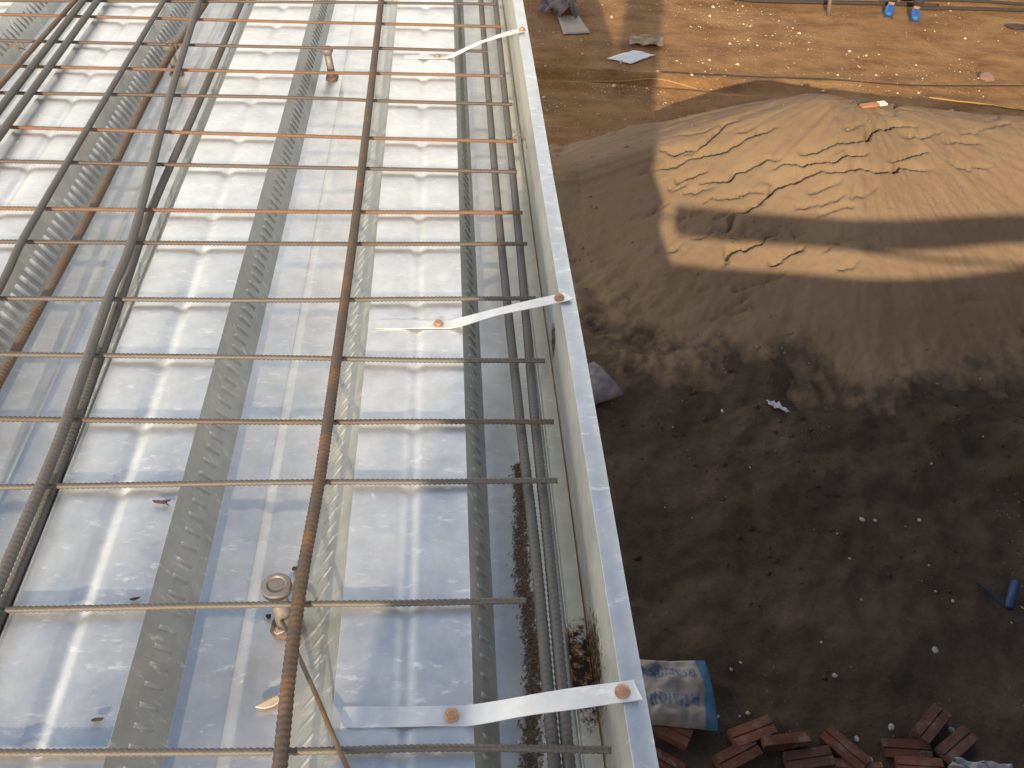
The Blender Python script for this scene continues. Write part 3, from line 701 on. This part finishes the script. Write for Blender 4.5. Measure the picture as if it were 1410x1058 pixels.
def sheet_obj(name, corners, mat, label, cat, amp=.012, n=14, lift=.012, seed=0, fold=0):
    P = [np.array(c) for c in corners]; c0 = sum(P) / 4; V = []
    for j in range(n + 1):
        for i in range(n + 1):
            u, v = i / n, j / n
            q_ = (P[0] * (1 - u) + P[1] * u) * (1 - v) + (P[3] * (1 - u) + P[2] * u) * v
            jag = 0.018 * vnoise(np.array(u * 6 + seed), np.array(v * 6.)) if 0 < fold else 0
            z = GZ + max(float(ground_h(np.array(q_[0]), np.array(q_[1]))), 0) + lift + amp * (abs(float(fbm(np.array(u * 3. + seed), np.array(v * 3.)))) * 2 + fold * abs(math.sin(7 * u + 5 * v + seed)))
            V.append((q_[0] + jag - c0[0], q_[1] + jag - c0[1], z))
    F = np.array([(j * (n + 1) + i, j * (n + 1) + i + 1, (j + 1) * (n + 1) + i + 1, (j + 1) * (n + 1) + i) for j in range(n) for i in range(n)])
    o = mesh_obj(name, np.array(V), F, mat, None, fold == 0, (c0[0], c0[1], 0)); s = o.modifiers.new('thickness', 'SOLIDIFY'); s.thickness = .004
    return tag(o, label, cat)
g = lambda px, py: at(px, py, GZ + .02)
m_paper = plain('paper', (.72, .72, .76), (.6, .6, .64), 12, .8); m_board = plain('grey_board', (.42, .37, .31), (.3, .26, .22), 6, .8)
m_plastic = plain('pale_plastic', (.45, .46, .46), (.3, .3, .3), 8, .4)
sheet_obj('paper_scrap', [g(1050, 568), g(1056, 575), g(1084, 580), g(1068, 565)], m_paper, 'crumpled white paper scrap on dark soil before the sand heap', 'paper', .014, 8, .012, 2, 1)
sheet_obj('paper_sheet', [g(836, 80), g(868, 88), g(903, 76), g(872, 70)], m_paper, 'flat pale blue grey sheet lying in the shade beyond the heap', 'sheet', .006, 10, .012, 4)
sheet_obj('board', [g(776, 48), g(813, 47), g(797, 21), g(768, 22)], m_board, 'tan grey board lying by the rubbish heap near the deck edge', 'board', .004, 8, .012, 6)
sheet_obj('rubbish_sheet', [g(742, 24), g(795, 26), g(792, 3), g(745, 2)], plain('rubbish', (.22, .17, .16), (.09, .07, .07), 5), 'crumpled mauve rubbish sheet against the board', 'rubbish', .09, 22, .01, 9, 1)
sheet_obj('cloth', [g(866, 62), g(912, 65), g(914, 53), g(868, 50)], plain('pale_cloth', (.40, .30, .18), (.24, .17, .1), 6), 'pale tan cloth scrap beside the flat sheet', 'cloth', .02, 12, .01, 3, 1)
sheet_obj('plastic_sheet', [g(1302, 1062), g(1400, 1085), g(1390, 1056), g(1310, 1049)], m_plastic, 'crumpled pale plastic next to the bricks', 'plastic', .025, 16, .012, 5, 1)
# white pebbles one can point at
m_peb = plain('pale_stone', (.40, .38, .34), (.27, .25, .22), 30)
def stone_mesh(seed):
    r_ = random.Random(seed); bm = bmesh.new(); bmesh.ops.create_icosphere(bm, subdivisions=2, radius=1)
    ax = (r_.uniform(.8, 1.2), r_.uniform(.6, .9), r_.uniform(.4, .6))
    for v in bm.verts: v.co = Vector((v.co.x * ax[0], v.co.y * ax[1], v.co.z * ax[2])) * (1 + .18 * math.sin(5 * v.co.x + seed) * math.cos(4 * v.co.y + seed))
    me = bpy.data.meshes.new('pebble'); bm.to_mesh(me); bm.free(); me.materials.append(m_peb); return me
SM = [stone_mesh(i) for i in range(4)]
for i, (px, py, s_) in enumerate(((1229, 999, .022), (1312, 1003, .024), (1289, 894, .024), (1150, 930, .020), (1131, 884, .010), (1264, 720, .018), (1272, 657, .010), (1202, 722, .016),
                                  (1184, 722, .020), (1288, 815, .010), (1311, 829, .012), (1007, 920, .017), (1020, 912, .010), (1187, 824, .009), (990, 985, .009), (1020, 985, .010), (1180, 1018, .018), (1198, 1047, .022), (1245, 545, .012), (925, 593, .008), (1170, 770, .010))):
    p = at(px, py, GZ + .01); o = bpy.data.objects.new('pebble', SM[i % 4]); COL.objects.link(o)
    s_ *= .8; o.scale = (s_, s_, s_); o.rotation_euler = (0, 0, random.random() * 6); o.location = (p.x, p.y, gz(p.x, p.y) + s_ * .25)
    tag(o, {0: 'pale pebble between the crosswise brick and the brick lying apart', 1: 'pale pebble tucked by the far end of the brick lying apart', 2: 'largest pale pebble alone on open soil beyond the bricks',
            3: 'pale pebble on open soil straight behind the row of bricks', 5: 'pale pebble next to a pair on the soil before the heap', 11: 'pale pebble close to the blue end of the cement bag', 12: 'small pale pebble just past the one by the cement bag',
            14: 'tiny pebble at the corner of the cement bag', 16: 'pale pebble behind the crosswise brick', 18: 'pale pebble at the muddy toe of the sand heap', 9: 'small pebble near the blue handle, the farther of two', 10: 'small pebble near the blue handle, the nearer of two'}.get(i, 'small pale pebble on open trampled dark soil'), 'pebble', 'pale pebbles on the dark soil')
# fine gravel: uncountable
vs, fs = [], []
oct_ = np.array([(1, 0, 0), (-1, 0, 0), (0, 1, 0), (0, -1, 0), (0, 0, .7), (0, 0, -.5)]); of = [(0, 2, 4), (2, 1, 4), (1, 3, 4), (3, 0, 4), (2, 0, 5), (1, 2, 5), (3, 1, 5), (0, 3, 5)]
N = 15000; gx = rng.uniform(.5, 9.5, N); gy = rng.uniform(1.4, 13, N)
okk = (pile(gx, gy) < .02) & ((rng.random(N) < np.where(gy > 7.5, np.clip(.45 + 2.2 * fbm(gx * .8, gy * 1.2, 3), .06, 1), .05)))
gx, gy = gx[okk], gy[okk]; gh = GZ + ground_h(gx, gy)
for x, y, z in zip(gx, gy, gh):
    s_ = min(.03, (rng.pareto(2.6) + .55) * (.0058 if y > 7.5 else .0045)); k = rng.uniform(.6, 1.3, 3); a = rng.uniform(0, 6.28); ca, sa = math.cos(a), math.sin(a); b0 = len(vs)
    for t in oct_:
        t = t * k * s_; vs.append((x + t[0] * ca - t[1] * sa, y + t[0] * sa + t[1] * ca, z + t[2] + s_ * .15))
    fs += [tuple(b0 + q_ for q_ in f) for f in of]
tag(mesh_obj('gravel', np.array(vs), np.array(fs), plain('gravel', (.62, .52, .38), (.4, .31, .2), 3)), 'loose pale gravel strewn over the yard', 'gravel', kind='stuff')
# crumbs of sand that rolled down the heap
vs, fs = [], []
N = 5200; gx = rng.uniform(.7, 6, N); gy = rng.uniform(3.4, 7, N); ph_ = pile(gx, gy); okk = (ph_ > .03) & (rng.random(N) < np.clip(.9 - ph_ * .7, .15, 1) * np.clip(.5 + 2 * fbm(gx * 1.5, gy * 1.5, 3), .05, 1)); gx, gy = gx[okk], gy[okk]; gh = GZ + pile_h(gx, gy)
for x, y, z in zip(gx, gy, gh):
    s_ = min(.022, (rng.pareto(2.6) + .5) * .0055); k = rng.uniform(.6, 1.3, (6, 1)); a = rng.uniform(0, 6.28); ca, sa = math.cos(a), math.sin(a); b0 = len(vs)
    for t in oct_ * k * s_: vs.append((x + t[0] * ca - t[1] * sa, y + t[0] * sa + t[1] * ca, z + t[2] + s_ * .1))
    fs += [tuple(b0 + q_ for q_ in f) for f in of]
tag(mesh_obj('sand_crumbs', np.array(vs), np.array(fs), plain('sand_crumb', (.26, .19, .125), (.17, .125, .085), 9)), 'loose crumbs of sand scattered down the heap', 'sand', kind='stuff')
# dark soil clods over the trampled ground at the heap's toe
vs, fs = [], []
N = 2600; gx = rng.uniform(.6, 5.4, N); gy = rng.uniform(1.3, 4.6, N); okk = (pile(gx, gy) < .12) & (rng.random(N) < .35 + .65 * np.exp(-((gy - 3.8) / .7) ** 2)); gx, gy = gx[okk], gy[okk]; gh = GZ + ground_h(gx, gy)
for x, y, z in zip(gx, gy, gh):
    s_ = min(.026, (rng.pareto(2.4) + .6) * .006); k = rng.uniform(.6, 1.3, (6, 1)); a = rng.uniform(0, 6.28); ca, sa = math.cos(a), math.sin(a); b0 = len(vs)
    for t in oct_ * k * s_: vs.append((x + t[0] * ca - t[1] * sa, y + t[0] * sa + t[1] * ca, z + t[2] + s_ * .1))
    fs += [tuple(b0 + q_ for q_ in f) for f in of]
tag(mesh_obj('soil_clods', np.array(vs), np.array(fs), m_soil), 'crumbled dark soil clods on the trampled ground', 'soil', kind='stuff')
# blue strap handle
m_blue = plain('blue_plastic', (.014, .055, .16), (.01, .035, .11), 30, .6)
hb = empty('blue_handle', at(1388, 838, GZ + .02)); tag(hb, 'bent blue plastic handle lying on the dark soil', 'handle')
P = np.array([[*(at(x, y, GZ + z) - hb.location)] for x, y, z in ((1346, 802, .05), (1362, 814, .05), (1380, 832, .04), (1390, 838, .035))]); V, Q = tube(smoothpath(P, .01), .011, 8); mesh_obj('strap', V, Q, plain('dark_blue_strap', (.015, .03, .06)), hb, True)
P = np.array([[*(at(x, y, GZ + z) - hb.location)] for x, y, z in ((1389, 838, .04), (1392, 824, .06), (1396, 810, .05), (1398, 804, .04))]); V, Q = tube(smoothpath(P, .01), np.linspace(.022, .026, len(smoothpath(P, .01))), 10); mesh_obj('grip', V, Q, m_blue, hb, True)

# cables and pipes on the yard
m_cable = plain('dark_cable', (.05, .04, .03)); m_rope = plain('tan_rope', (.42, .28, .12), (.3, .2, .09), 20); m_yel = plain('yellow_hose', (.40, .26, .08), (.3, .19, .06), 14)
def lay(name, pts, r, mat, label, cat, dz=0):
    P = []
    for px, py in pts: q_ = at(px, py, GZ); P.append((q_.x, q_.y, gz(q_.x, q_.y) + r + dz))
    P = smoothpath(P, .06)
    P[:, 2] = np.maximum(P[:, 2], GZ + ground_h(P[:, 0], P[:, 1]) + r * .8)
    V, Q = tube(P, r, 8); loc = P[len(P) // 2]
    return tag(mesh_obj(name, V - loc, Q, mat, smooth=True, loc=loc), label, cat)
lay('rope', [(700, 101), (738, 105), (850, 110), (905, 112), (960, 120)], .007, m_rope, 'thin tan rope lying straight in the shade beside the ruts', 'rope')
lay('cable', [(910, 104), (980, 109), (1060, 110), (1150, 114), (1260, 120), (1420, 121), (1500, 123)], .008, m_cable, 'dark thin cable lying across the sunny yard behind the heap', 'cable')
lay('hose', [(1278, 137), (1310, 143), (1350, 147), (1412, 152), (1480, 156)], .008, m_yel, 'yellow hose on the ground behind the heap crest', 'hose')
lay('pipe', [(1000, 2), (1040, 6), (1130, 8), (1225, 11), (1290, 13)], .028, m_cable, 'dark steel pipe lying behind the upright stake', 'pipe', .02)
lay('pipe', [(1262, 16), (1330, 17), (1410, 19), (1500, 21)], .024, m_cable, 'dark steel pipe lying by the blue shoes', 'pipe', .02)
lay('pipe', [(1240, 3), (1330, 7), (1410, 10), (1500, 13)], .020, m_cable, 'thin rusty pipe behind the one lying by the shoes', 'pipe', .02)
p = at(1142, 20, GZ); P = smoothpath([(p.x, p.y, GZ - .05), (p.x - .08, p.y + .1, GZ + .55)], .1); V, Q = tube(P, .028, 8)
tag(mesh_obj('stake', V - P[0], Q, m_long[1], loc=P[0]), 'short brown stake standing by the long pipe', 'stake')
# plank on the crest of the heap
ca, cb = hit(1178, 152), hit(1222, 152)
zc_ = GZ + float(max(pile(np.array(ca[0]), np.array(ca[1])), pile(np.array(cb[0]), np.array(cb[1])))) + .02
pk = empty('plank', ((ca[0] + cb[0]) / 2, (ca[1] + cb[1]) / 2, zc_), math.atan2(cb[1] - ca[1], cb[0] - ca[0])); L_ = math.dist(ca, cb)
part = bmesh.new(); bm_box(part, (-L_ * .12, 0, .008), (L_ * .5, .045, .016), bev=.002); bm_obj('board', part, plain('orange_wood', (.45, .22, .11), (.36, .17, .08), 12), pk)
part = bmesh.new(); bm_box(part, (L_ * .25, 0, .009), (L_ * .22, .048, .018), bev=.002); bm_obj('painted_end', part, plain('white_wood', (.78, .74, .66), (.7, .66, .58), 12), pk)
tag(pk, 'short orange plank with white end lying on the heap crest', 'plank')
q_ = g(1360, 106); o = bpy.data.objects.new('stone', SM[1].copy()); COL.objects.link(o); o.data.materials[0] = plain('pink_stone', (.28, .17, .13)); o.scale = (.11, .09, .1); o.location = (q_.x, q_.y, gz(q_.x, q_.y) + .02)
tag(o, 'pinkish stone on the sunny ground behind the heap', 'stone')
q_ = g(1400, 38); o = bpy.data.objects.new('stone', SM[2].copy()); COL.objects.link(o); o.data.materials[0] = m_dark; o.scale = (.12, .08, .08); o.location = (q_.x, q_.y, gz(q_.x, q_.y) + .02)
tag(o, 'dark lump of rubble on the sunny ground by the pipes', 'stone')

# ------------------------------------------------------------------ person standing by the pipes (only shoes and hems show)
def skin(name, verts, edges, mat, parent, sub=2):
    me = bpy.data.meshes.new(name); me.from_pydata([v[:3] for v in verts], [], edges); me.materials.append(mat)
    o = bpy.data.objects.new(name, me); COL.objects.link(o); o.parent = parent
    o.modifiers.new('skin', 'SKIN').use_smooth_shade = True
    sv = me.skin_vertices[0].data
    for d_, v in zip(sv, verts):
        d_.radius = (v[3], v[4] if len(v) > 4 else v[3])
    sv[0].use_root = True
    s = o.modifiers.new('sub', 'SUBSURF'); s.levels = sub; s.render_levels = sub
    return o
fp = g(1241, 19)
per = empty('person', (fp.x, fp.y, gz(fp.x, fp.y)), math.radians(-22)); per.scale = (1.12, 1.12, 1.12); tag(per, 'standing person in dark trousers and blue shoes by the pipes', 'person')
m_skin = plain('skin', (.40, .24, .16)); m_tr = plain('trousers', (.05, .045, .045), (.03, .03, .03), 20); m_sh = plain('work_jacket', (.10, .12, .16), (.07, .08, .11), 15); m_hair = plain('hair', (.015, .012, .01))
bv = [(0, 0, .95, .15, .11), (0, 0, 1.12, .14, .10), (0, 0, 1.32, .17, .11), (0, 0, 1.44, .13, .09), (0, 0, 1.51, .055), (0, -.01, 1.57, .07), (0, -.015, 1.63, .085), (0, -.01, 1.70, .075)]
be = [(i, i + 1) for i in range(7)]
for s_ in (-1, 1):
    b0 = len(bv)
    bv += [(s_ * .19, 0, 1.41, .06), (s_ * .24, .01, 1.16, .045), (s_ * .24, -.10, .93, .036), (s_ * .235, -.13, .84, .034)]
    be += [(3, b0), (b0, b0 + 1), (b0 + 1, b0 + 2), (b0 + 2, b0 + 3)]
    for f_, (dx, dy, ln) in enumerate(((-.022, -.02, .072), (-.008, -.03, .08), (.008, -.03, .076), (.022, -.02, .062), (-.03 * s_, -.045, .035))):
        c0 = len(bv); bv += [(s_ * .235 + dx, -.135 + dy * .4, .80, .010), (s_ * .235 + dx, -.14 + dy, .80 - ln * .6, .009), (s_ * .235 + dx, -.13 + dy, .80 - ln, .007)]
        be += [(b0 + 3, c0), (c0, c0 + 1), (c0 + 1, c0 + 2)]
    b0 = len(bv)
    bv += [(s_ * .10, 0, .84, .085), (s_ * .12, -.01, .48, .058), (s_ * .135, .01, .14, .04), (s_ * .135, .0, .06, .036), (s_ * .145, -.12, .035, .034)]
    be += [(0, b0)] + [(b0 + i, b0 + i + 1) for i in range(4)]
skin('body', bv, be, m_skin, per)
tv = [(0, 0, .97, .165, .125), (0, 0, .88, .165, .13)]; te = [(0, 1)]
for s_ in (-1, 1):
    b0 = len(tv); tv += [(s_ * .10, 0, .80, .105), (s_ * .122, -.012, .48, .078), (s_ * .135, .01, .22, .068), (s_ * .135, .01, .10, .066)]; te += [(1, b0), (b0, b0 + 1), (b0 + 1, b0 + 2), (b0 + 2, b0 + 3)]
skin('trousers', tv, te, m_tr, per)
jv = [(0, 0, .92, .17, .13), (0, 0, 1.12, .16, .125), (0, 0, 1.33, .19, .13), (0, 0, 1.45, .12, .09)]; je = [(0, 1), (1, 2), (2, 3)]
for s_ in (-1, 1):
    b0 = len(jv); jv += [(s_ * .2, 0, 1.41, .075), (s_ * .245, .01, 1.16, .062), (s_ * .243, -.10, .94, .05)]; je += [(3, b0), (b0, b0 + 1), (b0 + 1, b0 + 2)]
skin('jacket', jv, je, m_sh, per)
skin('hair', [(0, .02, 1.72, .085), (0, .05, 1.65, .075), (0, -.03, 1.74, .07)], [(0, 1), (0, 2)], m_hair, per)
m_shoe = plain('blue_shoe', (.02, .13, .42), (.015, .10, .34), 20, .6); m_sole = plain('shoe_sole', (.08, .07, .06))
for s_ in (-1, 1):
    sh = skin('shoe', [(s_ * .135, .04, .055, .05, .05), (s_ * .137, -.04, .055, .052, .05), (s_ * .142, -.13, .042, .053, .04), (s_ * .146, -.19, .034, .04, .03)], [(0, 1), (1, 2), (2, 3)], m_shoe, per)
    bm = bmesh.new(); bm_box(bm, (s_ * .14, -.075, .009), (.10, .30, .022), bev=.008); bm_obj('sole', bm, m_sole, sh)
    bm = bmesh.new(); bmesh.ops.create_uvsphere(bm, u_segments=8, v_segments=6, radius=.012)
for s_ in (-1, 1):
    bm = bmesh.new(); bmesh.ops.create_uvsphere(bm, u_segments=10, v_segments=8, radius=.011); bm_obj('eye', bm, m_hair, per, True, loc=(s_ * .033, -.092, 1.655))
    bm = bmesh.new(); bmesh.ops.create_uvsphere(bm, u_segments=10, v_segments=8, radius=.02)
    for v in bm.verts: v.co.x *= .4; v.co.z *= 1.5
    bm_obj('ear', bm, m_skin, per, True, loc=(s_ * .085, -.005, 1.64))
bm = bmesh.new(); bmesh.ops.create_cone(bm, cap_ends=True, segments=8, radius1=.017, radius2=.006, depth=.045); bm_obj('nose', bm, m_skin, per, True, loc=(0, -.104, 1.63))
bm = bmesh.new(); bm_box(bm, (0, 0, 0), (.045, .012, .010), bev=.004); bm_obj('mouth', bm, plain('lips', (.3, .12, .1)), per, True, loc=(0, -.094, 1.595))
